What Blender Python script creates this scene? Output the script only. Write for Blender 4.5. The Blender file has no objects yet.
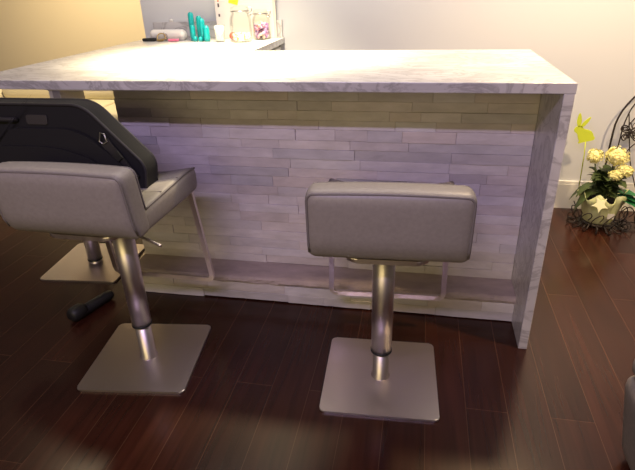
import bpy, bmesh, math, random
from mathutils import Vector, Matrix, noise
random.seed(7)
S = bpy.context.scene
COL = S.collection
PI = math.pi

# ------------------------------------------------------------------ materials
def new_mat(name):
    m = bpy.data.materials.new(name); m.use_nodes = True
    nt = m.node_tree
    b = nt.nodes['Principled BSDF']
    return m, nt, b

def setp(b, color=None, rough=None, metal=None, **kw):
    if color is not None: b.inputs['Base Color'].default_value = (*color, 1)
    if rough is not None: b.inputs['Roughness'].default_value = rough
    if metal is not None: b.inputs['Metallic'].default_value = metal
    for k, v in kw.items():
        b.inputs[k.replace('_', ' ')].default_value = v

def add(nt, typ, **kw):
    n = nt.nodes.new(typ)
    for k, v in kw.items(): setattr(n, k, v)
    return n

def noise_bump(nt, b, scale, strength, dist=0.002, detail=4):
    tc = add(nt, 'ShaderNodeTexCoord')
    n = add(nt, 'ShaderNodeTexNoise'); n.inputs['Scale'].default_value = scale; n.inputs['Detail'].default_value = detail
    bp = add(nt, 'ShaderNodeBump'); bp.inputs['Strength'].default_value = strength; bp.inputs['Distance'].default_value = dist
    nt.links.new(tc.outputs['Object'], n.inputs['Vector'])
    nt.links.new(n.outputs['Fac'], bp.inputs['Height'])
    nt.links.new(bp.outputs['Normal'], b.inputs['Normal'])
    return tc, n, bp

def ramp(nt, stops):
    r = add(nt, 'ShaderNodeValToRGB')
    els = r.color_ramp.elements
    while len(els) < len(stops): els.new(0.5)
    for e, (p, c) in zip(els, stops):
        e.position = p; e.color = (*c, 1)
    return r

def simple(name, color, rough=0.5, metal=0.0, bump=None, var=0.0, **kw):
    m, nt, b = new_mat(name)
    setp(b, color, rough, metal, **kw)
    sc, st = bump if bump else (40, 0.0)
    tc, n, bp = noise_bump(nt, b, sc, st)
    if var:
        lo = tuple(max(0, c * (1 - var)) for c in color); hi = tuple(min(1, c * (1 + var)) for c in color)
        r = ramp(nt, [(0.3, lo), (0.7, hi)])
        n2 = add(nt, 'ShaderNodeTexNoise'); n2.inputs['Scale'].default_value = sc * 0.2
        nt.links.new(tc.outputs['Object'], n2.inputs['Vector'])
        nt.links.new(n2.outputs['Fac'], r.inputs['Fac'])
        nt.links.new(r.outputs['Color'], b.inputs['Base Color'])
    return m

def mat_wood():
    m, nt, b = new_mat('mahogany_planks')
    tc = add(nt, 'ShaderNodeTexCoord')
    mp = add(nt, 'ShaderNodeMapping')
    mp.inputs['Location'].default_value = (0.35, 0.018, 0)
    mp.inputs['Rotation'].default_value = (0, 0, -PI / 2)
    nt.links.new(tc.outputs['Object'], mp.inputs['Vector'])
    br = add(nt, 'ShaderNodeTexBrick')
    br.offset = 0.37; br.offset_frequency = 2
    br.inputs['Color1'].default_value = (0.030, 0.0092, 0.0055, 1)
    br.inputs['Color2'].default_value = (0.046, 0.0138, 0.0075, 1)
    br.inputs['Mortar'].default_value = (0.10, 0.048, 0.027, 1)
    br.inputs['Scale'].default_value = 1
    br.inputs['Mortar Size'].default_value = 0.0011
    br.inputs['Mortar Smooth'].default_value = 0.3
    br.inputs['Bias'].default_value = 0
    br.inputs['Brick Width'].default_value = 1.22
    br.inputs['Row Height'].default_value = 0.135
    nt.links.new(mp.outputs['Vector'], br.inputs['Vector'])
    mp2 = add(nt, 'ShaderNodeMapping'); mp2.inputs['Scale'].default_value = (38, 2.2, 1)
    nt.links.new(tc.outputs['Object'], mp2.inputs['Vector'])
    n = add(nt, 'ShaderNodeTexNoise'); n.inputs['Scale'].default_value = 1.0; n.inputs['Detail'].default_value = 6
    n.inputs['Distortion'].default_value = 0.6
    nt.links.new(mp2.outputs['Vector'], n.inputs['Vector'])
    r = ramp(nt, [(0.28, (0.55, 0.5, 0.48)), (0.72, (1.25, 1.2, 1.15))])
    nt.links.new(n.outputs['Fac'], r.inputs['Fac'])
    mx = add(nt, 'ShaderNodeMixRGB', blend_type='MULTIPLY'); mx.inputs['Fac'].default_value = 0.8
    nt.links.new(br.outputs['Color'], mx.inputs['Color1']); nt.links.new(r.outputs['Color'], mx.inputs['Color2'])
    nt.links.new(mx.outputs['Color'], b.inputs['Base Color'])
    b.inputs['Roughness'].default_value = 0.24
    b.inputs['Specular IOR Level'].default_value = 0.38
    bp = add(nt, 'ShaderNodeBump'); bp.inputs['Strength'].default_value = 0.12; bp.inputs['Distance'].default_value = 0.002
    nt.links.new(n.outputs['Fac'], bp.inputs['Height']); nt.links.new(bp.outputs['Normal'], b.inputs['Normal'])
    return m

def mat_marble():
    m, nt, b = new_mat('white_marble')
    tc = add(nt, 'ShaderNodeTexCoord')
    mp = add(nt, 'ShaderNodeMapping'); mp.inputs['Rotation'].default_value = (0.35, 0.5, 0.55); mp.inputs['Scale'].default_value = (1.3, 3.0, 2.2)
    nt.links.new(tc.outputs['Object'], mp.inputs['Vector'])
    n1 = add(nt, 'ShaderNodeTexNoise'); n1.inputs['Scale'].default_value = 3.2; n1.inputs['Detail'].default_value = 9
    n1.inputs['Roughness'].default_value = 0.62; n1.inputs['Distortion'].default_value = 1.6
    nt.links.new(mp.outputs['Vector'], n1.inputs['Vector'])
    r1 = ramp(nt, [(0.0, (0.66, 0.65, 0.65)), (0.44, (0.65, 0.64, 0.64)), (0.498, (0.42, 0.41, 0.41)), (0.54, (0.62, 0.61, 0.61)), (1.0, (0.70, 0.69, 0.68))])
    nt.links.new(n1.outputs['Fac'], r1.inputs['Fac'])
    n2 = add(nt, 'ShaderNodeTexNoise'); n2.inputs['Scale'].default_value = 2.0; n2.inputs['Detail'].default_value = 6
    n2.inputs['Distortion'].default_value = 0.8
    nt.links.new(mp.outputs['Vector'], n2.inputs['Vector'])
    r2 = ramp(nt, [(0.32, (0.68, 0.67, 0.69)), (0.62, (1, 1, 1))])
    nt.links.new(n2.outputs['Fac'], r2.inputs['Fac'])
    mx = add(nt, 'ShaderNodeMixRGB', blend_type='MULTIPLY'); mx.inputs['Fac'].default_value = 0.75
    nt.links.new(r1.outputs['Color'], mx.inputs['Color1']); nt.links.new(r2.outputs['Color'], mx.inputs['Color2'])
    nt.links.new(mx.outputs['Color'], b.inputs['Base Color'])
    b.inputs['Roughness'].default_value = 0.28
    return m

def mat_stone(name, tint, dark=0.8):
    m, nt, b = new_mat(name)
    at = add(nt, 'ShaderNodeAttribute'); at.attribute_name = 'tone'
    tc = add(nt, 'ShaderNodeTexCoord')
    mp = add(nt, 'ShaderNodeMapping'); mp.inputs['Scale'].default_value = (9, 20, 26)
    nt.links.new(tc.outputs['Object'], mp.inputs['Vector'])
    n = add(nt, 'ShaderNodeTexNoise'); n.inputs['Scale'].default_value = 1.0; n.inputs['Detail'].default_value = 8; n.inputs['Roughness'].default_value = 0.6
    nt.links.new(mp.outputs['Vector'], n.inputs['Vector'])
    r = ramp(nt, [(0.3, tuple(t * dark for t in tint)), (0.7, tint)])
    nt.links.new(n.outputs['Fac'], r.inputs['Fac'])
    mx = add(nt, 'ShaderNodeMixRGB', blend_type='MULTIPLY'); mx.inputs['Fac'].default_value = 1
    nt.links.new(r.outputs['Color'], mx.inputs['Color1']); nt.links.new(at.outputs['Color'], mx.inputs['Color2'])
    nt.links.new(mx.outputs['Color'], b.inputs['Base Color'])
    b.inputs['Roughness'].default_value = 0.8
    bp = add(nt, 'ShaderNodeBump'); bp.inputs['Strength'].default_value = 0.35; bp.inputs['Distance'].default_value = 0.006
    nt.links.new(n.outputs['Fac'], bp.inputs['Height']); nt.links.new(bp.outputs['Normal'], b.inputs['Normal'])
    return m

def mat_steel():
    m, nt, b = new_mat('brushed_steel')
    setp(b, (0.70, 0.635, 0.60), 0.33, 1.0)
    tc = add(nt, 'ShaderNodeTexCoord')
    mp = add(nt, 'ShaderNodeMapping'); mp.inputs['Scale'].default_value = (6, 260, 12)
    nt.links.new(tc.outputs['Object'], mp.inputs['Vector'])
    n = add(nt, 'ShaderNodeTexNoise'); n.inputs['Scale'].default_value = 1; n.inputs['Detail'].default_value = 3
    nt.links.new(mp.outputs['Vector'], n.inputs['Vector'])
    r = ramp(nt, [(0.3, (0.33,) * 3), (0.7, (0.44,) * 3)])
    nt.links.new(n.outputs['Fac'], r.inputs['Fac']); nt.links.new(r.outputs['Color'], b.inputs['Roughness'])
    bp = add(nt, 'ShaderNodeBump'); bp.inputs['Strength'].default_value = 0.03; bp.inputs['Distance'].default_value = 0.001
    nt.links.new(n.outputs['Fac'], bp.inputs['Height']); nt.links.new(bp.outputs['Normal'], b.inputs['Normal'])
    return m

def mat_glass(name):
    m, nt, b = new_mat(name)
    nt.nodes.remove(b)
    out = nt.nodes['Material Output']
    tr = add(nt, 'ShaderNodeBsdfTransparent'); tr.inputs['Color'].default_value = (.975, .98, .965, 1)
    gl = add(nt, 'ShaderNodeBsdfGlossy'); gl.inputs['Roughness'].default_value = .06
    lw = add(nt, 'ShaderNodeLayerWeight'); lw.inputs['Blend'].default_value = .22
    mx = add(nt, 'ShaderNodeMixShader')
    ml = add(nt, 'ShaderNodeMath', operation='MULTIPLY'); ml.inputs[1].default_value = .3
    nt.links.new(lw.outputs['Fresnel'], ml.inputs[0]); nt.links.new(ml.outputs[0], mx.inputs['Fac'])
    nt.links.new(tr.outputs['BSDF'], mx.inputs[1]); nt.links.new(gl.outputs['BSDF'], mx.inputs[2])
    nt.links.new(mx.outputs['Shader'], out.inputs['Surface'])
    return m

M = dict(
    wood=mat_wood(), marble=mat_marble(), steel=mat_steel(),
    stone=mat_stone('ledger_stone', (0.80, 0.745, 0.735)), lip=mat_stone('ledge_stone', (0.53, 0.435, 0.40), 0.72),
    wall=simple('pale_wall_paint', (0.60, 0.615, 0.635), 0.7, bump=(180, 0.04)),
    yellow=simple('warm_wall_paint', (0.66, 0.57, 0.40), 0.75, bump=(180, 0.04)),
    trim=simple('white_trim', (0.78, 0.76, 0.70), 0.4),
    core=simple('painted_core', (0.50, 0.47, 0.43), 0.7, bump=(60, 0.05)),
    leather=simple('taupe_leather', (0.30, 0.272, 0.243), 0.42, bump=(420, 0.12), var=0.06),
    piping=simple('leather_piping', (0.20, 0.18, 0.17), 0.45, bump=(300, 0.1)),
    rubber=simple('black_rubber', (0.012, 0.012, 0.012), 0.5),
    bag=simple('black_nylon', (0.007, 0.0065, 0.007), 0.9, bump=(700, 0.3)),
    bagpipe=simple('black_binding', (0.018, 0.016, 0.017), 0.6, bump=(500, 0.2)),
    patch=simple('black_leather_patch', (0.04, 0.036, 0.036), 0.42),
    darkmetal=simple('dark_wire', (0.045, 0.035, 0.03), 0.45, 0.6),
    chrome=simple('grey_ring', (0.35, 0.34, 0.34), 0.3, 1.0),
    blue=simple('blue_tag', (0.03, 0.03, 0.55), 0.4),
    speaker=simple('white_plastic', (0.80, 0.78, 0.75), 0.35),
    logo=simple('grey_logo', (0.32, 0.26, 0.27), 0.4),
    teal=simple('teal_ceramic', (0.0, 0.33, 0.35), 0.35, bump=(120, 0.15), var=0.15),
    wax=simple('white_wax', (0.9, 0.87, 0.78), 0.5),
    glass=mat_glass('clear_glass'),
    gold=simple('gold_metal', (0.62, 0.46, 0.2), 0.3, 1.0),
    pink=simple('pink_plastic', (0.85, 0.22, 0.36), 0.35),
    red=simple('red_ball', (0.66, 0.11, 0.06), 0.4),
    paper=simple('white_paper', (0.80, 0.74, 0.70), 0.7),
    paperfold=simple('paper_edge', (0.66, 0.60, 0.52), 0.7),
    sticky=simple('yellow_note', (0.92, 0.72, 0.03), 0.6),
    ink=simple('brown_ink', (0.10, 0.08, 0.09), 0.6), inkred=simple('orange_ink', (0.75, 0.28, 0.14), 0.6),
    leaf=simple('dark_leaf', (0.05, 0.075, 0.02), 0.45, bump=(90, 0.3), var=0.45),
    leaf2=simple('fresh_leaf', (0.02, 0.17, 0.05), 0.4, var=0.3),
    stem=simple('green_stem', (0.10, 0.13, 0.04), 0.6),
    flower=simple('pale_yellow_petal', (0.82, 0.77, 0.33), 0.6, var=0.22),
    foil=simple('pale_green_wrap', (0.62, 0.66, 0.33), 0.45, bump=(30, 0.8), var=0.25),
    bow=simple('cream_bow', (0.78, 0.78, 0.48), 0.5),
    lime=simple('lime_felt', (0.56, 0.66, 0.04), 0.6),
    tag=simple('paper_tag', (0.75, 0.72, 0.62), 0.6),
    fabric=simple('grey_fabric', (0.20, 0.17, 0.15), 0.85, bump=(500, 0.35), var=0.1),
    cream=simple('cream_leather', (0.62, 0.56, 0.40), 0.5, bump=(200, 0.1)),
    wlac=simple('white_lacquer', (0.72, 0.70, 0.67), 0.35),
    grey=simple('grey_lacquer', (0.27, 0.25, 0.27), 0.45),
    soil=simple('dark_soil', (0.03, 0.02, 0.015), 0.9, bump=(80, 0.6)),
)
CANDY = [simple('candy_' + n, c, 0.4) for n, c in dict(yellow=(0.9, 0.78, 0.2), blue=(0.45, 0.72, 0.85), green=(0.5, 0.78, 0.35), white=(0.9, 0.87, 0.82), pink=(0.9, 0.6, 0.65)).items()]
WRAP = [simple('wrapper_' + n, c, 0.35) for n, c in dict(purple=(0.45, 0.24, 0.52), lilac=(0.62, 0.45, 0.7), rose=(0.72, 0.32, 0.42), cream=(0.8, 0.66, 0.5)).items()]

# ------------------------------------------------------------------ mesh helpers
def obj(name, bm, mat, parent=None, smooth=False, loc=None):
    me = bpy.data.meshes.new(name)
    bmesh.ops.recalc_face_normals(bm, faces=bm.faces)
    bm.to_mesh(me); bm.free()
    mats = mat if isinstance(mat, (list, tuple)) else [mat]
    for x in mats: me.materials.append(x)
    if smooth:
        for p in me.polygons: p.use_smooth = True
    o = bpy.data.objects.new(name, me); COL.objects.link(o)
    if parent is not None: o.parent = parent
    if loc: o.location = loc
    return o

def tag(o, label=None, cat=None, group=None, kind=None):
    if label: o['label'] = label
    if cat: o['category'] = cat
    if group: o['group'] = group
    if kind: o['kind'] = kind
    return o

def thing(name, label, cat, loc=(0, 0, 0), rz=0, group=None):
    e = bpy.data.objects.new(name, None); COL.objects.link(e)
    e.empty_display_size = 0.1
    e.location = loc; e.rotation_euler = (0, 0, rz)
    return tag(e, label, cat, group)

def box(bm, lo, hi, bevel=0.0, seg=2, mat=0, M4=None):
    vs = [bm.verts.new((x, y, z)) for x in (lo[0], hi[0]) for y in (lo[1], hi[1]) for z in (lo[2], hi[2])]
    idx = [(0, 1, 3, 2), (4, 6, 7, 5), (0, 4, 5, 1), (2, 3, 7, 6), (0, 2, 6, 4), (1, 5, 7, 3)]
    fs = [bm.faces.new([vs[i] for i in q]) for q in idx]
    for f in fs: f.material_index = mat
    if bevel:
        es = list({e for f in fs for e in f.edges})
        r = bmesh.ops.bevel(bm, geom=es, offset=bevel, segments=seg, profile=0.5, affect='EDGES')
        for f in r['faces']: f.material_index = mat
        vs = list({v for f in r['faces'] for v in f.verts} | {v for v in vs if v.is_valid})
    if M4 is not None: bmesh.ops.transform(bm, matrix=M4, verts=[v for v in vs if v.is_valid])
    return vs

def rbox(bm, lo, hi, r, n=(10, 6, 6), fn=None, mat=0):
    """rounded box made of an even grid, so it can be deformed by fn(Vector)->Vector"""
    lo = Vector(lo); hi = Vector(hi); c = (lo + hi) / 2; h = (hi - lo) / 2
    cache = {}
    def vert(i, j, k):
        key = (i, j, k)
        if key not in cache:
            q = []
            for a, (t, m) in enumerate(((i, n[0]), (j, n[1]), (k, n[2]))):
                u = t / m
                # denser near both ends
                u = 0.5 - 0.5 * math.cos(PI * u) if m > 2 else u
                q.append((2 * u - 1) * h[a])
            p = Vector(q)
            inner = Vector([max(-h[a] + r, min(h[a] - r, p[a])) for a in range(3)])
            d = p - inner
            if d.length > 1e-9: p = inner + d.normalized() * r
            p = p + c
            if fn: p = fn(p)
            cache[key] = bm.verts.new(p)
        return cache[key]
    def quad(a, b, c_, d):
        f = bm.faces.new((a, b, c_, d)); f.material_index = mat; f.smooth = True
    for i in range(n[0]):
        for j in range(n[1]):
            for k in (0, n[2]): quad(vert(i, j, k), vert(i + 1, j, k), vert(i + 1, j + 1, k), vert(i, j + 1, k))
    for i in range(n[0]):
        for k in range(n[2]):
            for j in (0, n[1]): quad(vert(i, j, k), vert(i + 1, j, k), vert(i + 1, j, k + 1), vert(i, j, k + 1))
    for j in range(n[1]):
        for k in range(n[2]):
            for i in (0, n[0]): quad(vert(i, j, k), vert(i, j + 1, k), vert(i, j + 1, k + 1), vert(i, j, k + 1))

def tube(bm, pts, r, n=8, closed=False, mat=0, caps=True):
    pts = [Vector(p) for p in pts]
    N = len(pts); rings = []
    prev = None
    for i, p in enumerate(pts):
        if closed: t = pts[(i + 1) % N] - pts[i - 1]
        else: t = pts[min(i + 1, N - 1)] - pts[max(i - 1, 0)]
        t.normalize()
        if prev is None:
            a = Vector((0, 0, 1)) if abs(t.z) < 0.9 else Vector((1, 0, 0))
            u = t.cross(a).normalized()
        else:
            u = (prev - t * prev.dot(t)).normalized()
        prev = u; w = t.cross(u)
        rr = r[i] if isinstance(r, (list, tuple)) else r
        rings.append([bm.verts.new(p + rr * (math.cos(2 * PI * k / n) * u + math.sin(2 * PI * k / n) * w)) for k in range(n)])
    for i in range(N if closed else N - 1):
        A = rings[i]; B = rings[(i + 1) % N]
        for k in range(n):
            f = bm.faces.new((A[k], A[(k + 1) % n], B[(k + 1) % n], B[k])); f.smooth = True; f.material_index = mat
    if caps and not closed:
        for R in (rings[0], rings[-1]):
            f = bm.faces.new(R); f.material_index = mat

def flatbar(bm, pts, w, t, wdir, mat=0):
    """rectangular bar along pts; w along wdir"""
    pts = [Vector(p) for p in pts]; wd = Vector(wdir).normalized(); rings = []
    for i, p in enumerate(pts):
        d = (pts[min(i + 1, len(pts) - 1)] - pts[max(i - 1, 0)]).normalized()
        nrm = d.cross(wd).normalized()
        rings.append([bm.verts.new(p + a * wd * w / 2 + b * nrm * t / 2) for a, b in ((-1, -1), (1, -1), (1, 1), (-1, 1))])
    for A, B in zip(rings, rings[1:]):
        for k in range(4): bm.faces.new((A[k], A[(k + 1) % 4], B[(k + 1) % 4], B[k]))
    bm.faces.new(rings[0]); bm.faces.new(rings[-1])

def lathe(bm, prof, n=32, c=(0, 0, 0), mat=0, fn=None):
    c = Vector(c); rings = []
    for r, z in prof:
        if r < 1e-6: rings.append([bm.verts.new(c + Vector((0, 0, z)))]); continue
        ring = []
        for k in range(n):
            a = 2 * PI * k / n
            p = Vector((r * math.cos(a), r * math.sin(a), z))
            if fn: p = fn(p, a)
            ring.append(bm.verts.new(c + p))
        rings.append(ring)
    for A, B in zip(rings, rings[1:]):
        for k in range(n):
            k2 = (k + 1) % n
            if len(A) == 1 and len(B) == 1: continue
            if len(A) == 1: f = bm.faces.new((A[0], B[k], B[k2]))
            elif len(B) == 1: f = bm.faces.new((A[k], A[k2], B[0]))
            else: f = bm.faces.new((A[k], A[k2], B[k2], B[k]))
            f.smooth = True; f.material_index = mat

def prism(bm, outline, d, bevel=0.0, seg=2, place=None, mat=0):
    """outline: 2-D points; extruded along local +Z by d; place: Matrix 4x4"""
    A = [bm.verts.new((x, y, 0)) for x, y in outline]; B = [bm.verts.new((x, y, d)) for x, y in outline]
    n = len(A)
    fs = [bm.faces.new(A[::-1]), bm.faces.new(B)]
    for k in range(n): fs.append(bm.faces.new((A[k], A[(k + 1) % n], B[(k + 1) % n], B[k])))
    for f in fs: f.material_index = mat
    vs = A + B
    if bevel:
        es = list(set(fs[0].edges) | set(fs[1].edges))
        r = bmesh.ops.bevel(bm, geom=es, offset=bevel, segments=seg, profile=0.5, affect='EDGES')
        for f in r['faces']: f.material_index = mat
        vs = list({v for f in r['faces'] for v in f.verts} | {v for v in vs if v.is_valid})
    if place is not None: bmesh.ops.transform(bm, matrix=place, verts=[v for v in vs if v.is_valid])

def round_rect(x0, y0, x1, y1, r, n=6):
    out = []
    for cx, cy, a0 in ((x1 - r, y1 - r, 0), (x0 + r, y1 - r, 90), (x0 + r, y0 + r, 180), (x1 - r, y0 + r, 270)):
        for k in range(n + 1):
            a = math.radians(a0 + 90 * k / n)
            out.append((cx + r * math.cos(a), cy + r * math.sin(a)))
    return out

def round_poly(pts, radii, n=6):
    out = []; N = len(pts)
    for i in range(N):
        p = Vector(pts[i]); a = (Vector(pts[i - 1]) - p); b = (Vector(pts[(i + 1) % N]) - p)
        r = radii[i]
        if r <= 0: out.append(tuple(p)); continue
        p1 = p + a.normalized() * r; p2 = p + b.normalized() * r
        for k in range(n + 1):
            t = k / n
            q = (1 - t) ** 2 * p1 + 2 * t * (1 - t) * p + t * t * p2
            out.append(tuple(q))
    return out

def smooth_path(pts, sub=6, closed=False):
    P = [Vector(p) for p in pts]; N = len(P); out = []
    for i in range(N if closed else N - 1):
        if closed: p0, p1, p2, p3 = P[i - 1], P[i], P[(i + 1) % N], P[(i + 2) % N]
        else: p0, p1, p2, p3 = P[max(i - 1, 0)], P[i], P[i + 1], P[min(i + 2, N - 1)]
        for k in range(sub):
            t = k / sub
            out.append(0.5 * ((2 * p1) + (-p0 + p2) * t + (2 * p0 - 5 * p1 + 4 * p2 - p3) * t * t + (-p0 + 3 * p1 - 3 * p2 + p3) * t ** 3))
    if not closed: out.append(P[-1])
    return out

def BM(): return bmesh.new()

def struct(name, bm, mat, label=None):
    o = obj(name, bm, mat)
    o['kind'] = 'structure'
    if label: o['label'] = label
    return o

# ------------------------------------------------------------------ room shell
b = BM(); box(b, (-6.5, -4.0, -0.05), (3.0, 3.3, 0.0)); struct('floor', b, M['wood'], 'dark reddish mahogany plank floor')
b = BM(); box(b, (-2.172, 1.46, 0), (3.0, 1.60, 2.7)); struct('wall_back', b, M['wall'], 'pale grey painted wall behind the bar counter')
b = BM(); box(b, (-6.5, 3.2, 0), (-1.5, 3.3, 2.7)); struct('wall_left', b, M['yellow'], 'warm yellow lit wall beyond the left end of the counter')
b = BM(); box(b, (-1.27, 1.442, 0), (3.0, 1.46, 0.155)); box(b, (-1.27, 1.447, 0.155), (3.0, 1.46, 0.176), 0.004)
struct('baseboard_back', b, M['trim'], 'tall white baseboard along the back wall')

# ------------------------------------------------------------------ bar counter
H = 1.008; T = 0.033
ct = thing('marble_countertop', 'white grey-veined marble counter with L-shaped top and waterfall end', 'countertop', (0, 0, 0))
b = BM()
prism(b, [(-2.172, 0), (0, 0), (0, .816), (-1.279, .816), (-1.279, 1.458), (-2.172, 1.458)], T, 0.0025, 2, Matrix.Translation((0, 0, H - T)))
obj('worktop', b, M['marble'], ct)
b = BM(); box(b, (-T, 0.0005, 0.0), (-0.0005, .8155, H - T), 0.002); obj('waterfall_panel', b, M['marble'], ct)

b = BM(); box(b, (-2.10, 1.438, H), (-1.285, 1.459, 1.103), 0.0015)
tag(obj('backsplash', b, M['marble']), 'low grey marble backsplash strip on the wall behind the speaker and jars', 'backsplash')

bar = thing('stone_bar_base', 'bar base clad in stacked white ledger stone with a low foot ledge', 'bar base', (0, 0, 0))
X0, X1 = -1.745, -T - 0.0005
b = BM(); box(b, (X0 + .004, .328, 0), (X1, .79, H - T - .0005)); obj('core', b, M['core'], bar)

def stone_rows(x0, x1, z0, z1, yface, depth, rowh, seed, proud=0.006, rough_bottom=False):
    rnd = random.Random(seed); bm = BM()
    tone = bm.loops.layers.color.new('tone')
    z = z0
    while z < z1 - 0.004:
        h = rowh * rnd.uniform(0.86, 1.16)
        if z + h > z1 - 0.014: h = z1 - z
        x = x0
        while x < x1 - 0.002:
            L = rnd.choice([rnd.uniform(.12, .2), rnd.uniform(.2, .3), rnd.uniform(.28, .42)])
            if x + L > x1 - 0.06: L = x1 - x
            pr = rnd.uniform(0, proud)
            g = 0.0003
            a = yface - pr; zz0 = z + g + (rnd.uniform(0, .006) if rough_bottom and z == z0 else 0)
            e = rnd.uniform(0.0008, 0.0018)
            # back rect, front rim, inset front grid
            nx = max(2, int(L / 0.03)); nz = 3
            xs = [x + g, x + g + e] + [x + g + e + (L - 2 * g - 2 * e) * i / nx for i in range(1, nx)] + [x + L - g - e, x + L - g]
            zs = [zz0, zz0 + e] + [zz0 + e + (z + h - g - zz0 - 2 * e) * i / nz for i in range(1, nz)] + [z + h - g - e, z + h - g]
            sd = rnd.uniform(0, 100)
            grid = []
            for ii, xx in enumerate(xs):
                row = []
                for kk, z_ in enumerate(zs):
                    rim = ii in (0, len(xs) - 1) or kk in (0, len(zs) - 1)
                    dy = noise.noise(Vector((xx * 22 + sd, z_ * 40, sd))) * 0.0022
                    row.append(bm.verts.new((xx, a + (e if rim else 0) + dy, z_)))
                grid.append(row)
            fs = []
            for ii in range(len(xs) - 1):
                for kk in range(len(zs) - 1):
                    fs.append(bm.faces.new((grid[ii][kk], grid[ii + 1][kk], grid[ii + 1][kk + 1], grid[ii][kk + 1])))
            yb = yface + depth
            bk = {}
            def back(v):
                if v not in bk: bk[v] = bm.verts.new((v.co.x, yb, v.co.z))
                return bk[v]
            loop = [grid[i][0] for i in range(len(xs))] + [grid[-1][k] for k in range(1, len(zs))] + [grid[i][-1] for i in range(len(xs) - 2, -1, -1)] + [grid[0][k] for k in range(len(zs) - 2, 0, -1)]
            for q in range(len(loop)):
                v, w = loop[q], loop[(q + 1) % len(loop)]
                fs.append(bm.faces.new((v, w, back(w), back(v))))
            t = rnd.uniform(0.90, 1.04); wv = rnd.uniform(-0.012, 0.02)
            if rnd.random() < 0.06: t *= 0.9
            for f in fs:
                for lp in f.loops: lp[tone] = (min(1, t + wv), min(1, t), min(1, t - wv), 1)
            x += L
        z += h
    return bm
b = stone_rows(X0, X1, 0.128, H - T - .001, .310, .017, .0425, 3)
obj('stone_cladding', b, M['stone'], bar)
b = stone_rows(X0, X1, 0.0, 0.092, .1735, .02, .046, 11, 0.005, True)
obj('foot_riser', b, M['stone'], bar)
# foot ledge slab with a rough chipped front edge
b = BM(); tone = b.loops.layers.color.new('tone')
NX = 150; prof = [(.309, .0925), (.174, .0925), (.164, .100), (.160, .110), (.163, .120), (.172, .127), (.19, .1285), (.25, .1285), (.309, .1285)]
rows = []
for i in range(NX + 1):
    x = X0 + (X1 - X0) * i / NX
    r = []
    for j, (y, z) in enumerate(prof):
        k = 1.0 if 1 <= j <= 5 else 0.15 if j in (6, 7) else 0
        dy = (noise.noise(Vector((x * 16, z * 60, 3.1))) * 0.008 + noise.noise(Vector((x * 55, z * 120, 8))) * 0.004) * k
        dz = noise.noise(Vector((x * 14, y * 30, 5))) * 0.0025 * (k if j > 1 else 0)
        r.append(b.verts.new((x, y + dy, z + dz)))
    rows.append(r)
for A, B_ in zip(rows, rows[1:]):
    for j in range(len(prof) - 1): b.faces.new((A[j], A[j + 1], B_[j + 1], B_[j]))
b.faces.new(rows[0]); b.faces.new(rows[-1])
for f in b.faces:
    for lp in f.loops: lp[tone] = (1, 1, 1, 1)
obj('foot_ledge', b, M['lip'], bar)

cab = thing('base_cabinet', 'white base cabinet under the rear arm of the marble counter', 'cabinet', (-1.6, 1.13, 0))
b = BM(); box(b, (-.145, -.339, 0), (.285, .326, H - T - .0005)); obj('carcass', b, M['wlac'], cab)
b = BM(); box(b, (.285, -.27, .10), (.303, .30, .955), .002); box(b, (.303, -.21, .16), (.307, .24, .895), .003)
dr = obj('door', b, M['wlac'], cab)
b = BM(); tube(b, [(.303, -.18, .72), (.325, -.18, .72), (.325, -.18, .86), (.303, -.18, .86)], .005); obj('handle', b, M['steel'], dr)

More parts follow.
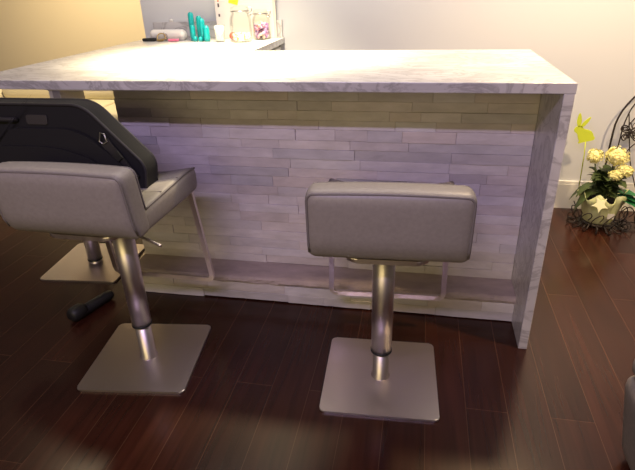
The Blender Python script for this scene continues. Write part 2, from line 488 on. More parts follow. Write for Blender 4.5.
# ------------------------------------------------------------------ bar stools
def make_stool(name, label, loc, rz, lift=0.0, seat_rz=0.0, off=(0, 0), lever=True):
    t = thing(name, label, 'bar stool', loc, rz, 'bar stools at the marble counter')
    st = M['steel']
    b = BM(); prism(b, round_rect(-.2, -.2, .2, .2, .018), .009, .003, 2, Matrix.Translation((0, 0, .0005)))
    obj('base_plate', b, st, t)
    b = BM(); lathe(b, [(0, .009), (.034, .009), (.034, .012), (.029, .016), (.029, .15 + lift), (0, .15 + lift)], 28); obj('inner_tube', b, st, t)
    b = BM(); lathe(b, [(.030, .122 + lift), (.0375, .122 + lift), (.0375, .130 + lift), (.030, .130 + lift)], 28); obj('collar', b, M['rubber'], t)
    b = BM(); lathe(b, [(0, .130 + lift), (.0355, .130 + lift), (.0365, .3 + lift), (.0375, .562 + lift), (0, .562 + lift)], 32); obj('column', b, st, t)
    R = Matrix.Rotation(seat_rz, 4, 'Z')
    up = Matrix.Translation((off[0], off[1], lift))
    def sobj(nm, bm, mat, par, **k):
        bmesh.ops.transform(bm, matrix=up @ R, verts=bm.verts)
        return obj(nm, bm, mat, par, **k)
    # under-seat plate and lever
    b = BM(); prism(b, round_rect(-.125, -.15, .125, .21, .04), .016, .004, 2, Matrix.Translation((0, 0, .556)))
    sobj('seat_plate', b, M['cream'] if False else st, t)
    if lever: b = BM(); tube(b, smooth_path([(.05, -.05, .55), (.15, -.075, .549), (.215, -.10, .546), (.262, -.115, .538)], 4), .0048); sobj('lever', b, st, t)
    # seat cushion: dished, thicker towards the front
    W = .222
    def fseat(p):
        x, y, z = p
        u = x / W; v = (y + .10) / .39
        top = (z - .575) / .085
        dish = .020 * (u * u) * max(0, min(1, v * 1.4)) - .012 * max(0, 1 - u * u) * max(0, min(1, v))
        z2 = z + dish * max(0, top)
        if v > .8 : z2 -= .012 * ((v - .8) / .2) ** 2 * max(0, top) * (1 - .6 * u * u)
        x2 = x * (1 + .012 * v)
        return Vector((x2, y, z2))
    b = BM(); rbox(b, (-W, -.15, .572), (W, .285, .655), .026, (22, 22, 8), fseat)
    seat = sobj('seat', b, M['leather'], t)
    def sp(pts): return [fseat(Vector(p)) for p in pts]
    b = BM()
    for sx in (-1, 1):
        xe = sx * (W - .008)
        tube(b, sp([(xe, -.09 + .365 * k / 14, .6485 if 0 < k < 14 else .647) for k in range(15)]), .0038, 6)
    tube(b, sp([((W - .008) * (2 * k / 16 - 1), .2765, .6475) for k in range(17)]), .0038, 6)
    sobj('piping', b, M['piping'], seat)
    b = BM()
    for yy in (.03, .15):
        tube(b, sp([((W - .012) * (2 * k / 20 - 1), yy, .6545) for k in range(21)]), .0016, 5)
    sobj('stitching', b, M['piping'], seat)
    # backrest : thick upright pad, slightly crowned
    def fback(p):
        x, y, z = p
        h = (z - .578) / .224
        u = x / .226
        y2 = y - .028 * h + .010 * (1 - u * u) * 0 
        z2 = z + .006 * (1 - u * u) * max(0, h)
        x2 = x * (1 - .012 * h)
        if y < -.14: y2 -= .010 * (1 - u ** 4) * (1 - (2 * h - 1) ** 4)
        if h < .25 and y < -.15: y2 += .03 * (.25 - h) / .25 * ((-.15 - y) / .05 if y > -.2 else 1)
        return Vector((x2, y2, z2))
    b = BM(); rbox(b, (-.232, -.183, .576), (.232, -.088, .802), .028, (22, 10, 14), fback)
    back = sobj('backrest', b, M['leather'], t)
    def bp(pts): return [fback(Vector(p)) for p in pts]
    b = BM()
    for yy, zb in ((-.176, .60), (-.095, .66)):
        xe, zt = .225, .7935
        path = [(-xe, yy, zb)] + [(-xe, yy, zb + (zt - .02 - zb) * k / 6) for k in range(1, 7)]
        path += [(-xe + .02 - .02 * math.cos(a), yy, zt - .02 + .02 * math.sin(a)) for a in (.5, 1.07)]
        path += [(-xe + .02 + (2 * xe - .04) * k / 12, yy, zt) for k in range(13)]
        path += [(xe - .02 + .02 * math.sin(a), yy, zt - .02 + .02 * math.cos(a)) for a in (.5, 1.07)]
        path += [(xe, yy, zt - .02 - (zt - .02 - zb) * k / 6) for k in range(0, 7)]
        tube(b, bp(path), .0042, 6)
    sobj('piping', b, M['piping'], back)
    # footrest : flat-bar U hanging from the seat front
    b = BM()
    y0, y1 = .232, .290
    xs = .207; xb = .222
    pts = [(-xs, y0, .585), (-xb, y1, .19), (-xb + .004, y1, .176), (-xb + .016, y1, .168), (0, y1, .168), (xb - .016, y1, .168), (xb - .004, y1, .176), (xb, y1, .19), (xs, y0, .585)]
    flatbar(b, pts, .014, .019, (0, 1, 0))
    sobj('footrest', b, st, t)
    return t
make_stool('bar_stool', 'taupe leather bar stool with empty seat, in front of the stone bar middle', (-.548, -.24, 0), .045, 0.0, 0.0, (.010, 0), False)
make_stool('bar_stool', 'taupe leather bar stool carrying the black bag on its seat', (-1.452, -.268, 0), .12, 0.036, -.14, (-.045, -.005))
make_stool('bar_stool', 'bar stool under the left end of the counter, mostly hidden, steel base plate showing', (-2.10, .40, 0), .085, -.10, -PI / 2 + .1, (0, 0), False)

# ------------------------------------------------------------------ black bag on the stool
bagT = thing('soft_case', 'black soft carrying case leaning on the seat of the left stool', 'bag', (-1.70, -.145, .684))
def tilt(p):                      # upright case, leaning a little to the counter
    return Vector((p[0], p[1] + .20 * p[2] * .55, p[2]))
def case_prism(out, d0, d1, bev, seg=4, mat=M['bag'], name='body', par=None):
    bm = BM()
    prism(bm, out, d1 - d0, bev, seg, Matrix(((1, 0, 0, 0), (0, 0, 1, d0), (0, 1, 0, 0), (0, 0, 0, 1))))
    for v in bm.verts: v.co = tilt(v.co)
    return obj(name, bm, mat, par if par else bagT, smooth=False)
outline = round_poly([(-.41, 0), (.342, -.012), (.350, .085), (.146, .280), (-.30, .280), (-.43, .085)], [.02, .02, .03, .05, .06, .03], 8)
body = case_prism(outline, -.07, .005, .012, name='body')
def inset(o, k, dz=0): 
    c = Vector((0, .14)); return [((Vector(p) - c) * k + c)[:] for p in o]
case_prism(round_poly([(-.29, .01), (.285, .01), (.292, .075), (.135, .205), (-.16, .205), (-.29, .075)], [.02, .02, .04, .08, .08, .04], 8), -.092, -.068, .010, name='front_pocket')
case_prism(round_poly([(-.26, .012), (.21, .012), (.20, .10), (.06, .148), (-.2, .148), (-.26, .09)], [.02, .02, .05, .08, .06, .04], 8), -.106, -.091, .007, name='small_pocket')
b = BM()
for dd in (-.070, .004):
    tube(b, [tilt((x, dd, z)) for x, z in inset(outline, .992)], .0055, 7, closed=True)
obj('binding', b, M['bagpipe'], bagT)
b = BM()   # carry handle on the upper face
tube(b, [tilt(p) for p in smooth_path([(-.30, -.068, .234), (-.295, -.080, .236), (-.24, -.086, .234), (-.18, -.086, .232), (-.115, -.080, .230), (-.11, -.068, .228)], 5)], .009, 8)
hd = obj('handle', b, M['bagpipe'], bagT)
b = BM(); prism(b, round_rect(-.07, .214, .01, .246, .008), .004, .001, 1, Matrix(((1, 0, 0, 0), (0, 0, 1, -.0745), (0, 1, 0, 0), (0, 0, 0, 1))))
for v in b.verts: v.co = tilt(v.co)
obj('badge', b, M['patch'], bagT)
b = BM(); prism(b, [(-.275, .226), (-.265, .226), (-.265, .235), (-.275, .235)], .004, 0, 1, Matrix(((1, 0, 0, 0), (0, 0, 1, -.094), (0, 1, 0, 0), (0, 0, 0, 1))))
for v in b.verts: v.co = tilt(v.co)
tag(obj('tag', b, M['blue'], hd), 'tiny blue tag')  # small blue dot by the handle
# right end: strap, buckle, ring
P1 = Vector((.215, -.080, .165)); P2 = Vector((.312, -.080, .04))
b = BM(); flatbar(b, [tilt(P1.lerp(P2, k / 6)) for k in range(7)], .034, .006, (P2 - P1).cross(Vector((0, 1, 0))))
sr = obj('strap', b, M['bagpipe'], bagT)
b = BM(); q = P1.lerp(P2, .32); flatbar(b, [tilt(q + Vector((0, -.006, 0))), tilt(P1.lerp(P2, .5) + Vector((0, -.006, 0)))], .04, .008, (P2 - P1).cross(Vector((0, 1, 0)))); obj('buckle', b, M['rubber'], sr)
b = BM(); c0 = Vector((.212, -.086, .178))
tube(b, [tilt(c0 + Vector(p)) for p in ((-.012, 0, -.012), (-.004, 0, .018), (.010, 0, .012), (.016, 0, -.012), (.004, 0, -.02))], .0028, 6, closed=True)
obj('metal_ring', b, M['chrome'], sr)
b = BM()   # zip pulls on the top edge
tube(b, [tilt(p) for p in smooth_path([(-.10, -.05, .268), (-.085, -.055, .278), (-.06, -.055, .275), (-.045, -.06, .279), (-.02, -.06, .270)], 4)], .004, 6)
obj('zip_pull', b, M['patch'], bagT)

# ------------------------------------------------------------------ small black torch-like thing on the floor
fl = thing('flashlight', 'stubby black tube with a thicker head lying on floor between stool bases', 'flashlight', (-1.868, -.035, 0), math.radians(72))
b = BM(); lathe(b, [(0, -.03), (.019, -.03), (.022, -.02), (.021, .10), (.019, .118), (.012, .125), (0, .125)], 20)
bmesh.ops.transform(b, matrix=Matrix.Translation((0, 0, .026)) @ Matrix.Rotation(PI / 2, 4, 'Y') @ Matrix.Scale(1.12, 4), verts=b.verts); obj('barrel', b, M['rubber'], fl)
b = BM(); lathe(b, [(0, -.062), (.020, -.062), (.029, -.052), (.031, -.03), (.030, -.008), (.022, .004), (0, .004)], 10)
bmesh.ops.transform(b, matrix=Matrix.Translation((-.016, 0, .0355)) @ Matrix.Rotation(PI / 2, 4, 'Y') @ Matrix.Scale(1.12, 4), verts=b.verts); obj('head', b, M['rubber'], fl)

# ------------------------------------------------------------------ grey ottoman cut by the frame at lower right
ot = thing('upholstered_ottoman', 'grey fabric upholstered seat, one corner showing at lower right edge of the photo', 'ottoman', (.488, -.715, 0))
b = BM(); rbox(b, (-.30, -.26, .012), (.30, .26, .32), .04, (16, 14, 12), lambda p: Vector((p.x * (1 + .6 * p.z), p.y, p.z))); ob_ = obj('body', b, M['fabric'], ot)
b = BM(); rbox(b, (-.345, -.258, .315), (.345, .258, .385), .03, (16, 14, 6)); obj('cushion', b, M['fabric'], ot)
for sx in (-1, 1):
    for sy in (-1, 1):
        b = BM(); lathe(b, [(0, 0), (.016, 0), (.022, .035), (0, .035)], 12, (sx * .24, sy * .20, 0)); obj('foot', b, M['rubber'], ot)

# ------------------------------------------------------------------ next room, seen through the gap under the counter
sc_ = thing('side_table', 'narrow white and grey side table beyond the counter, glimpsed through gap under the top', 'side table', (-3.04, 1.62, 0))
b = BM(); box(b, (-.03, -.02, 0), (.005, .02, .66), .003); obj('leg', b, M['wlac'], sc_)
b = BM(); box(b, (.006, -.03, 0), (.062, .25, .66), .003); obj('side_panel', b, M['grey'], sc_)
b = BM(); box(b, (-.04, -.04, .66), (.5, .26, .69), .004); obj('tabletop', b, M['wlac'], sc_)

sf = thing('sofa', 'cream tufted sofa in the next room, glimpsed through the gap under the counter', 'sofa', (-3.3, 2.3, 0))
b = BM(); rbox(b, (-1.05, -.40, .0), (1.05, .42, .27), .03, (14, 8, 5)); obj('sofa_base', b, M['cream'], sf)
b = BM(); rbox(b, (-1.05, .22, .25), (1.05, .44, .57), .06, (18, 8, 8)); obj('backrest', b, M['cream'], sf)
for k in range(3):
    b = BM(); x0 = -.86 + k * .575; rbox(b, (x0, -.40, .27), (x0 + .565, .22, .43), .05, (12, 12, 6)); obj('seat_cushion', b, M['cream'], sf)
    b = BM(); rbox(b, (x0, .06, .42), (x0 + .565, .235, .565), .05, (12, 6, 10)); obj('back_cushion', b, M['cream'], sf)
for sx in (-1, 1):
    b = BM(); rbox(b, (sx * .96 - .095, -.40, .0), (sx * .96 + .095, .42, .50), .05, (8, 10, 10)); obj('armrest', b, M['cream'], sf)

# ------------------------------------------------------------------ things on the rear arm of the counter
Z = H + .0004
# pill-shaped speaker
sp_ = thing('bluetooth_speaker', 'white pill-shaped portable speaker lying on the counter by the backsplash', 'speaker', (-1.965, 1.352, Z), -.06)
b = BM(); L, r = .118, .030
prf = [(0, -L)] + [(r * math.sin(a), -L + r * .9 - r * .9 * math.cos(a)) for a in [PI / 2 * k / 8 for k in range(1, 9)]]
prf += [(rr, -zz) for rr, zz in prf[::-1]]
lathe(b, prf, 28); bmesh.ops.transform(b, matrix=Matrix.Translation((0, 0, .030)) @ Matrix.Rotation(PI / 2, 4, 'Y'), verts=b.verts)
obj('body', b, M['speaker'], sp_)
b = BM()
tube(b, [(.010 * math.cos(a) - .002, -.0305, .028 + .010 * math.sin(a)) for a in [2 * PI * k / 16 for k in range(16)]], .0022, 6, closed=True)
tube(b, [(-.012, -.0305, .028), (-.012, -.029, .046)], .0022, 6)
tube(b, [(.0035 * math.cos(a) - .002, -.031, .028 + .0035 * math.sin(a)) for a in [2 * PI * k / 10 for k in range(10)]], .002, 6, closed=True)
obj('logo', b, M['logo'], sp_)
b = BM(); box(b, (-.1, -.016, 0), (.1, .016, .004)); obj('foot_strip', b, M['wlac'], sp_)

ky = thing('key_bunch', 'bunch of keys with a black fob and gold ring in front of the speaker', 'keys', (-1.995, 1.30, Z))
b = BM(); rbox(b, (-.112, -.014, .0), (-.03, .016, .018), .007, (8, 6, 5)); obj('key_fob', b, M['rubber'], ky)
b = BM(); tube(b, [(.005 + .026 * math.cos(a), .004 + .010 * math.sin(a), .022 + .020 * math.sin(a)) for a in [2 * PI * k / 20 for k in range(20)]], .0035, 6, closed=True); obj('key_ring', b, M['gold'], ky)
for k, (dx, an) in enumerate(((-.012, .5), (.012, -.2), (.03, -.7))):
    b = BM(); lathe(b, [(0, 0), (.012, 0), (.012, .003), (0, .003)], 14, (0, 0, 0)); box(b, (-.003, -.05, 0), (.003, -.01, .0025)); box(b, (.003, -.045, 0), (.007, -.038, .0025)); box(b, (.003, -.032, 0), (.006, -.026, .0025))
    bmesh.ops.transform(b, matrix=Matrix.Translation((dx, .0, .003 + .004 * k)) @ Matrix.Rotation(an, 4, 'Z'), verts=b.verts); obj('key', b, M['gold'], ky)
b = BM(); rbox(b, (-.032, -.014, 0), (.034, .010, .014), .006, (10, 5, 4)); 
tag(obj('lighter', b, M['pink'], None, loc=(-1.905, 1.285, Z)), 'small pink plastic item lying in front of the white speaker', 'lighter')
b = BM(); lathe(b, [(0, 0), (.012, 0), (.012, .012), (.006, .016), (.0, .016)], 14)
tag(obj('bottle_cap', b, M['wlac'], None, loc=(-1.98, 1.448, 1.1032)), 'tiny white cap on top of the backsplash above the speaker', 'cap')

tl = thing('finger_ornament', 'teal ornament of upright rounded columns beside the white candle', 'ornament', (-1.735, 1.29, Z))
for dx, dy, rr, hh in ((-.062, .035, .016, .155), (-.042, -.005, .014, .088), (-.008, .02, .0165, .135), (.018, -.005, .016, .122), (.050, -.03, .018, .086)):
    b = BM(); lathe(b, [(0, 0), (rr * .95, 0), (rr, .02), (rr, hh - rr), (rr * .8, hh - rr * .4), (rr * .45, hh - rr * .08), (0, hh)], 16, (dx, dy, 0)); obj('column', b, M['teal'], tl)
b = BM(); lathe(b, [(0, 0), (.014, 0), (.013, .025), (0, .03)], 12, (-.025, -.022, 0)); lathe(b, [(0, 0), (.013, 0), (.012, .022), (0, .028)], 12, (.012, -.035, 0)); lathe(b, [(0, 0), (.016, 0), (.014, .06), (0, .07)], 12, (.02, .03, 0)); obj('root', b, M['teal'], tl)

cd = thing('votive_candle', 'white candle in a clear glass tumbler between teal ornament and jars', 'candle', (-1.592, 1.225, Z))
b = BM(); lathe(b, [(0, .0), (.024, 0), (.032, .088), (.030, .088), (.0225, .006), (0, .006)], 28); obj('tumbler', b, M['glass'], cd)
b = BM(); lathe(b, [(0, .008), (.0215, .008), (.0285, .082), (.02, .086), (0, .085)], 24); obj('candle', b, M['wax'], cd)
b = BM(); tube(b, [(0, 0, .084), (.001, 0, .094)], .0012, 6); obj('wick', b, M['ink'], cd)

b = BM(); lathe(b, [(0, 0), (.012, .003), (.021, .015), (.022, .028), (.014, .042), (0, .045)], 20)
tag(obj('red_ball', b, M['red'], None, loc=(-1.545, 1.31, Z)), 'small orange-red ball on the counter between candle and large jar', 'ball')

def jar(name, label, loc, s, fill, nf, fillh, big):
    t = thing(name, label, 'jar', loc, 0, None)
    b = BM(); R_ = .060 * s; Hh = .185 * s
    lathe(b, [(0, 0), (R_ * .92, 0), (R_, .008), (R_, Hh * .62), (R_ * .93, Hh * .72), (R_ * .78, Hh * .79), (R_ * .78, Hh * .86), (R_ * .74, Hh * .86), (R_ * .74, Hh * .79), (R_ * .89, Hh * .71), (R_ * .955, Hh * .62), (R_ * .955, .012), (R_ * .85, .006), (0, .006)], 36)
    obj('glass_body', b, M['glass'], t)
    b = BM(); lathe(b, [(0, Hh * .865), (R_ * .82, Hh * .865), (R_ * .86, Hh * .89), (R_ * .82, Hh * .97), (R_ * .5, Hh), (0, Hh)], 32); ld = obj('lid', b, M['glass'], t)
    b = BM()
    tube(b, [(R_ * .84 * math.cos(a), R_ * .84 * math.sin(a), Hh * .855) for a in [2 * PI * k / 28 for k in range(28)]], .0022, 6, closed=True)
    tube(b, smooth_path([(R_ * .82, 0, Hh * .80), (R_ * 1.08, 0, Hh * .84), (R_ * 1.12, 0, Hh * .93), (R_ * .8, 0, Hh * .97)], 5), .0022, 6)
    tube(b, [(R_ * .8, .012, Hh * .79), (R_ * 1.05, .012, Hh * .74), (R_ * 1.05, -.012, Hh * .74), (R_ * .8, -.012, Hh * .79)], .002, 6)
    obj('wire_clamp', b, M['chrome'], t)
    rnd = random.Random(int(s * 100))
    bms = [BM() for _ in fill]
    for k in range(nf):
        a = rnd.uniform(0, 2 * PI); q = (R_ * .86 - .010) * math.sqrt(rnd.random())
        if rnd.random() < .6: q = R_ * .86 - .010
        z = .008 + rnd.uniform(.006, fillh)
        r = rnd.uniform(.006, .009) if big else rnd.uniform(.009, .013)
        m4 = Matrix.Translation((q * math.cos(a), q * math.sin(a), z)) @ Matrix.Rotation(rnd.uniform(0, 3), 4, 'X') @ Matrix.Diagonal((1, 1.0 if big else 1.4, .8, 1))
        bmesh.ops.create_icosphere(bms[k % len(fill)], subdivisions=1, radius=r, matrix=m4)
    bm = BM()
    for i, x in enumerate(bms):
        for f in x.faces: f.material_index = i
        me = bpy.data.meshes.new('tmp'); x.to_mesh(me); x.free(); bm.from_mesh(me); bpy.data.meshes.remove(me)
    return t, bm, fill
t, bm, ff = jar('candy_jar', 'large clear clamp-lid jar with pastel candies in its bottom', (-1.462, 1.22, Z), 1.0, CANDY, 150, .036, True)
o = obj('candies', bm, ff, t, smooth=True); o['kind'] = 'stuff'
t, bm, ff = jar('candy_jar', 'smaller clear clamp-lid jar half full of purple wrapped sweets', (-1.385, 1.352, Z), .86, WRAP, 110, .075, False)
o = obj('sweets', bm, ff, t, smooth=True); o['kind'] = 'stuff'

bd = thing('paper_board', 'white sheet board with small pictures standing behind the candy jars', 'board', (-1.495, 1.425, Z))
b = BM(); box(b, (-.185, -.003, 0), (.180, .003, .31)); pb = obj('sheet', b, M['paper'], bd)
b = BM(); box(b, (.166, -.006, 0), (.182, -.0031, .31)); obj('fold', b, M['paperfold'], bd)  # darker strip paints the shading down the sheet's right edge
b = BM(); prism(b, [(-.10, .195), (-.045, .180), (-.03, .235), (-.085, .25)], .002, 0, 1, Matrix(((1, 0, 0, 0), (0, 0, 1, -.0056), (0, 1, 0, 0), (0, 0, 0, 1)))); tag(obj('sticky_note', b, M['sticky'], bd), 'bright yellow note')
for k, (z0, z1, mi) in enumerate(((.20, .222, 1), (.172, .192, 0), (.12, .135, 0), (.24, .258, 0))):
    b = BM(); box(b, (-.168, -.0045, z0), (-.158, -.0031, z1))
    obj('printed_picture', b, M['inkred'] if mi else M['ink'], bd)

# ------------------------------------------------------------------ plant, rabbit pick, wire stand
pl = thing('potted_plant', 'pale yellow flowering plant in a green wrapped pot on the wire stand', 'plant', (.57, 1.215, .034))
b = BM()
def ruffle(p, a):
    k = p.z / .17
    s = 1 + .10 * k * k * math.sin(a * 7) + .05 * k * math.sin(a * 13 + 1) + .015 * math.sin(a * 23)
    return Vector((p.x * s, p.y * s, p.z + .022 * k * k * k * math.sin(a * 6 + 1)))
lathe(b, [(0, 0), (.072, 0), (.080, .01), (.092, .07), (.102, .12), (.118, .165), (.114, .165), (.098, .12), (.088, .07), (.076, .012), (0, .012)], 72, fn=ruffle)
pt = obj('pot', b, M['foil'], pl)
b = BM(); lathe(b, [(0, .115), (.094, .115), (.0, .125)], 24); obj('soil', b, M['soil'], pt)
b = BM()   # star bow on the front of the wrapper
star = []
for k in range(10):
    a = PI / 2 + 2 * PI * k / 10; r = .048 if k % 2 == 0 else .017
    star.append((r * math.cos(a), r * math.sin(a)))
prism(b, star, .010, .003, 1, Matrix.Translation((-.045, -.118, .138)) @ Matrix.Rotation(math.radians(68), 4, 'X') @ Matrix.Rotation(.5, 4, 'Z')); obj('bow', b, M['bow'], pl)
b = BM(); box(b, (.01, -.108, .052), (.045, -.105, .082), M4=None); obj('price_tag', b, M['tag'], pl)

def leaf(bm, base, direc, length, width, droop, mat=0, roll=0.0):
    d = Vector(direc).normalized(); side = d.cross(Vector((0, 0, 1)))
    if side.length < .05: side = Vector((1, 0, 0))
    side.normalize(); nrm = side.cross(d)
    side = side * math.cos(roll) + nrm * math.sin(roll)
    rows = []
    N = 6
    for i in range(N + 1):
        t = i / N
        c = Vector(base) + d * length * t + Vector((0, 0, -droop * t * t * length))
        w = width * math.sin(PI * min(1, .06 + t * .94)) ** .8 * (1.12 - .3 * t)
        if i == N: w = 0.001
        if i % 2: w *= 1.12
        rows.append([bm.verts.new(c - side * w + nrm * w * .3), bm.verts.new(c), bm.verts.new(c + side * w + nrm * w * .3)])
    for A, B_ in zip(rows, rows[1:]):
        for k in (0, 1):
            f = bm.faces.new((A[k], A[k + 1], B_[k + 1], B_[k])); f.smooth = True; f.material_index = mat
rnd = random.Random(5)
b = BM()
for k in range(92):
    a = rnd.uniform(0, 2 * PI); el = rnd.uniform(.15, 1.1)
    base = (rnd.uniform(.0, .06) * math.cos(a), rnd.uniform(.0, .06) * math.sin(a), rnd.uniform(.165, .275))
    leaf(b, base, (math.cos(a), math.sin(a), el), rnd.uniform(.06, .095), rnd.uniform(.020, .034), rnd.uniform(.2, .7), roll=rnd.uniform(-.5, .5))
for a, el, z, L in ((-2.75, -.5, .19, .085), (-2.95, -.6, .165, .085), (3.0, -.3, .2, .10), (-2.9, -.2, .22, .085)):   # drooping leaves on the left
    leaf(b, (.07 * math.cos(a), .07 * math.sin(a), z), (math.cos(a), math.sin(a), el), L, .028, .7)
o = obj('foliage', b, M['leaf'], pl); o['kind'] = 'stuff'
b = BM()
for a, el, z in ((-.35, .0, .16), (-.15, .1, .17), (-.6, .05, .15)): leaf(b, (.07 * math.cos(a), .07 * math.sin(a), z), (math.cos(a), math.sin(a), el), .13, .04, .35)
tag(obj('fresh_leaf', b, M['leaf2'], pl), 'brighter green leaves on the right')
HEADS = [((-.083, .0, .372), .040, .042), ((.028, .0, .372), .060, .056), ((.062, -.045, .308), .044, .032), ((.018, -.06, .288), .034, .024)]
for (c, rx, rz_) in HEADS:
    b = BM(); c = Vector(c)
    for k in range(130):
        u = rnd.uniform(-.7, 1); ph = rnd.uniform(0, 2 * PI); q = math.sqrt(max(0, 1 - u * u))
        n = Vector((q * math.cos(ph), q * math.sin(ph), u))
        p = c + Vector((n.x * rx, n.y * rx, n.z * rz_)) * rnd.uniform(.86, 1.08)
        t1 = n.orthogonal().normalized(); t2 = n.cross(t1); a0 = rnd.uniform(0, 2)
        s = rnd.uniform(.0065, .0095)
        ctr = b.verts.new(p - n * .002)
        for m_ in range(4):
            a = a0 + m_ * PI / 2
            d1 = t1 * math.cos(a) + t2 * math.sin(a); d2 = t1 * math.cos(a + .75) + t2 * math.sin(a + .75); d3 = t1 * math.cos(a - .75) + t2 * math.sin(a - .75)
            b.faces.new((ctr, b.verts.new(p + d3 * s * .75), b.verts.new(p + d1 * s * 1.15 + n * .002), b.verts.new(p + d2 * s * .75)))
    bmesh.ops.create_icosphere(b, subdivisions=2, radius=1, matrix=Matrix.Translation(c) @ Matrix.Diagonal((rx * .8, rx * .8, rz_ * .8, 1)))
    obj('flower_head', b, M['flower'], pl)
    b = BM(); tube(b, smooth_path([(c.x * .3, c.y * .3, .12), (c.x * .7, c.y * .7, c.z * .7), (c.x, c.y, c.z - .01)], 4), .004, 6); obj('stem', b, M['stem'], pl)

rb = thing('rabbit_pick', 'flat lime green rabbit cutout on a thin stick in the flowerpot', 'plant pick', (.445, 1.30, .19))
body_pts = [(-.062, .345), (-.067, .36), (-.060, .373), (-.045, .381), (-.030, .378), (-.022, .368), (-.010, .360), (.010, .358), (.026, .350), (.036, .336), (.040, .322), (.047, .318), (.048, .306), (.040, .300), (.026, .296), (.000, .290), (-.022, .284), (-.030, .280), (-.034, .286), (-.028, .294), (-.036, .305), (-.041, .318), (-.044, .333), (-.052, .340)]
def ear(x, z, ang, L, w):
    out = []
    for k in range(14):
        a = 2 * PI * k / 14
        px, pz = w * math.cos(a) * (1 - .25 * math.sin(a)), L / 2 + L / 2 * math.sin(a)
        out.append((x + px * math.cos(ang) + pz * math.sin(ang), z - px * math.sin(ang) + pz * math.cos(ang)))
    return out
b = BM(); K = 1.0
PM = Matrix(((1, 0, 0, 0), (0, 0, 1, 0), (0, 1, 0, -.02), (0, 0, 0, 1)))
prism(b, body_pts, .004, .001, 1, PM)
for e in (ear(-.044, .372, -.10, .078, .012), ear(-.034, .370, .62, .072, .010)): prism(b, e, .004, .001, 1, PM)
obj('rabbit', b, M['lime'], rb)
b = BM(); tube(b, [(.005, .002, .272), (.012, .002, .2), (.022, .002, -.04)], .0028, 6); obj('stick', b, M['lime'], rb)

ws = thing('wire_plant_stand', 'dark wire plant stand with arched back and butterfly by the wall', 'plant stand', (.72, 1.25, 0))
ox, oy = .72, 1.25
def W_(x, y, z): return (x - ox, y - oy, z)
b = BM()
Rr, cxx, cz, yb = .305, .912, .50, 1.385
path = [W_(cxx - Rr, yb, .012)] + [W_(cxx - Rr, yb, .012 + (.49 - .012) * k / 5) for k in range(1, 6)]
path += [W_(cxx - Rr * math.cos(a), yb, cz + Rr * math.sin(a)) for a in [PI * k / 24 for k in range(1, 24)]]
path += [W_(cxx + Rr, yb, .012 + (.49 - .012) * k / 5) for k in range(5, -1, -1)]
tube(b, path, .0055, 8); obj('arch_frame', b, M['darkmetal'], ws)
b = BM(); r2 = .258
tube(b, smooth_path([W_(.662, yb, .02), W_(.648, yb, .25), W_(.651, yb, .45), W_(.655, yb, .55), W_(.685, yb, .655), W_(.76, yb, .725), W_(.87, yb, .755), W_(.98, yb, .72), W_(1.08, yb, .62), W_(1.17, yb, .45), W_(1.17, yb, .02)], 5), .0035, 6)
for s_ in (-1, 1):
    tube(b, smooth_path([W_(.912 + s_ * .05, yb, .02), W_(.912 + s_ * .17, yb, .30), W_(.912 + s_ * .215, yb, .47), W_(.912 + s_ * .245, yb, .60)], 6), .003, 6)
    tube(b, smooth_path([W_(.912 + s_ * .25, yb, .30), W_(.912 + s_ * .19, yb, .42), W_(.912 + s_ * .10, yb, .48), W_(.912 + s_ * .03, yb, .45), W_(.912 + s_ * .05, yb, .39), W_(.912 + s_ * .1, yb, .40)], 6), .003, 6)
    tube(b, smooth_path([W_(.912 + s_ * .24, yb, .52), W_(.912 + s_ * .19, yb, .60), W_(.912 + s_ * .10, yb, .62), W_(.912, yb, .58)], 6), .003, 6)
obj('inner_scroll', b, M['darkmetal'], ws)
b = BM()   # butterfly ornament
cb = Vector(W_(.693, yb - .012, .500))
tube(b, [cb + Vector((-.006, 0, -.035)), cb, cb + Vector((.006, 0, .03))], [.003, .006, .003], 8)
for s_ in (-1, 1):
    for pts in (((0, .005), (.022, .034), (.05, .04), (.056, .018), (.03, .002)), ((0, -.004), (.028, -.006), (.044, -.024), (.03, -.044), (.008, -.024))):
        loop = smooth_path([cb + Vector((s_ * x, -.012 * abs(x) / .05, z)) for x, z in pts], 5, closed=True)
        tube(b, loop, .0036, 6, closed=True)
        c_ = sum((Vector(p) for p in loop), Vector()) / len(loop)
        tube(b, [cb, c_], .0032, 5); tube(b, [c_ + (Vector(p) - c_) * .5 for p in loop], .003, 5, closed=True)
    tube(b, smooth_path([cb + Vector((0, 0, .028)), cb + Vector((s_ * .008, 0, .05)), cb + Vector((s_ * .022, 0, .058))], 4), .0022, 5)
obj('butterfly', b, M['darkmetal'], ws)
b = BM()   # tray ring the pot stands on, and a wide rail
def ring(cx, cy, z, r, th=.004, n=32): tube(b, [W_(cx + r * math.cos(2 * PI * k / n), cy + r * math.sin(2 * PI * k / n), z) for k in range(n)], th, 6, closed=True)
ring(.57, 1.215, .029, .086); ring(.57, 1.215, .029, .045, .0035)
for k in range(6):
    a = PI * k / 6
    tube(b, [W_(.57 + .086 * math.cos(a), 1.215 + .086 * math.sin(a), .029), W_(.57 - .086 * math.cos(a), 1.215 - .086 * math.sin(a), .029)], .003, 6)
tube(b, smooth_path([W_(.655, 1.23, .029), W_(.8, 1.2, .03), W_(1.0, 1.2, .03), W_(1.2, 1.3, .03), W_(1.21, yb, .03)], 6), .004, 6)
tube(b, smooth_path([W_(.57, 1.30, .029), W_(.59, 1.36, .03), W_(.607, yb, .03)], 4), .004, 6)
obj('tray', b, M['darkmetal'], ws)
b = BM()   # curled wire feet and scroll fence around the pot
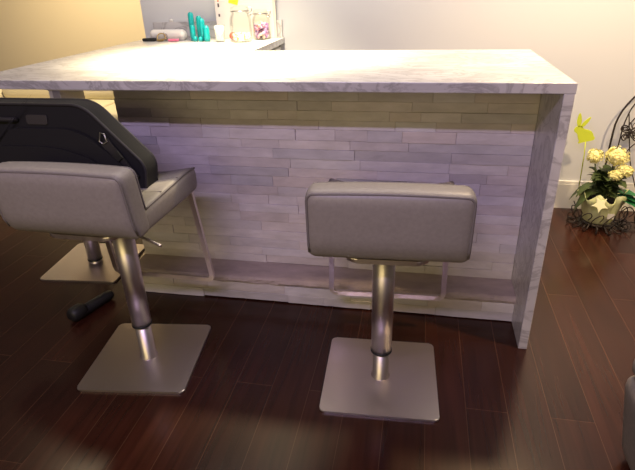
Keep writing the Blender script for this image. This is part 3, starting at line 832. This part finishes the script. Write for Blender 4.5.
for k in range(9):
    a = -2.75 + k * .46 if k < 7 else 2.6 + (k - 7) * .5
    ca, sa = math.cos(a), math.sin(a)
    def pp(r, z, s=0): return W_(.57 + r * ca - s * sa, 1.215 + r * sa + s * ca, z)
    if k in (5, 6): pass
    tube(b, smooth_path([pp(.086, .029), pp(.112, .010), pp(.140, .004), pp(.158, .018), pp(.150, .040), pp(.132, .036), pp(.134, .022)], 5), .0034, 6)
    tube(b, smooth_path([pp(.10, .020, -.02), pp(.128, .06, -.035), pp(.142, .10, -.015), pp(.136, .115, .012), pp(.124, .095, .02), pp(.128, .07, .006)], 5), .0028, 6)
for x in (.70, .78, .88):
    tube(b, smooth_path([W_(x, 1.2, .03), W_(x - .02, 1.17, .012), W_(x - .01, 1.135, .005), W_(x + .02, 1.13, .025), W_(x + .02, 1.15, .045), W_(x, 1.155, .035)], 5), .0034, 6)
    tube(b, smooth_path([W_(x - .02, 1.19, .03), W_(x - .03, 1.185, .09), W_(x + .01, 1.185, .13), W_(x + .04, 1.185, .10), W_(x + .02, 1.185, .07)], 5), .003, 6)
obj('scroll_feet', b, M['darkmetal'], ws)

# ------------------------------------------------------------------ lights
def light(name, typ, loc, energy, color, target=None, **kw):
    d = bpy.data.lights.new(name, typ); d.energy = energy; d.color = color
    for k, v in kw.items(): setattr(d, k, v)
    o = bpy.data.objects.new(name, d); COL.objects.link(o); o.location = loc
    if target is not None:
        o.rotation_euler = (Vector(target) - Vector(loc)).to_track_quat('-Z', 'Y').to_euler()
    return o
WARM = (1.0, 0.80, 0.50)
light('counter_downlight', 'SPOT', (-1.25, .78, 2.5), 980, (1.0, .85, .53), (-1.3, .70, 0), spot_size=math.radians(63), spot_blend=1.0, shadow_soft_size=.06)
light('right_downlight', 'SPOT', (.25, .85, 2.5), 135, (1.0, .70, .36), (.3, .75, 0), spot_size=math.radians(110), spot_blend=.8, shadow_soft_size=.06)
light('front_right_downlight', 'SPOT', (1.0, -.35, 2.5), 200, (1.0, .72, .40), (.55, 1.0, .1), spot_size=math.radians(75), spot_blend=.7, shadow_soft_size=.06)
light('cool_front_light', 'AREA', (-.9, -2.4, 2.53), 38, (.72, .57, 1.0), (-.9, .31, .774), shape='RECTANGLE', size=1.6, size_y=.05)
light('warm_room_light', 'AREA', (-1.6, -3.6, 1.5), 27, (1.0, .80, .36), (-.9, .3, .7), shape='RECTANGLE', size=2.5, size_y=1.2)
light('next_room_lamp', 'SPOT', (-3.2, 1.9, 2.5), 310, WARM, (-3.4, 2.7, 0.6), spot_size=math.radians(130), spot_blend=1.0, shadow_soft_size=.12)
light('left_lamp', 'SPOT', (-2.9, .7, 2.5), 35, WARM, (-2.3, .4, 0), spot_size=math.radians(80), spot_blend=.8, shadow_soft_size=.08)

light('ceiling_glow', 'AREA', (-.4, .55, 2.65), 42, (1.0, .90, .78), (-.4, 1.0, 0), shape='RECTANGLE', size=3.0, size_y=.6)  # added fill area that brightens wall and counter, no ceiling fixture
w = bpy.data.worlds.new('room_ambient'); S.world = w; w.use_nodes = True
bg = w.node_tree.nodes['Background']; bg.inputs['Color'].default_value = (1.0, .80, .68, 1); bg.inputs['Strength'].default_value = .085

# ------------------------------------------------------------------ camera
cd_ = bpy.data.cameras.new('camera'); cam = bpy.data.objects.new('camera', cd_); COL.objects.link(cam)
yaw, pitch, roll, f = 0.2032, 0.461, -0.0319, 514.92
fw = Vector((-math.sin(yaw) * math.cos(pitch), math.cos(yaw) * math.cos(pitch), -math.sin(pitch)))
rt = Vector((math.cos(yaw), math.sin(yaw), 0)); upv = rt.cross(fw)
r2_ = math.cos(roll) * rt + math.sin(roll) * upv; u2_ = -math.sin(roll) * rt + math.cos(roll) * upv
m = Matrix((r2_, u2_, -fw)).transposed().to_4x4(); m.translation = (-.4632, -1.7111, 1.3111)
cam.matrix_world = m
cd_.sensor_fit = 'HORIZONTAL'; cd_.sensor_width = 36; cd_.lens = f / 635 * 36; cd_.clip_start = .02
S.camera = cam
S.view_settings.view_transform = 'Standard'
S.view_settings.look = 'None'
S.view_settings.exposure = 0.0
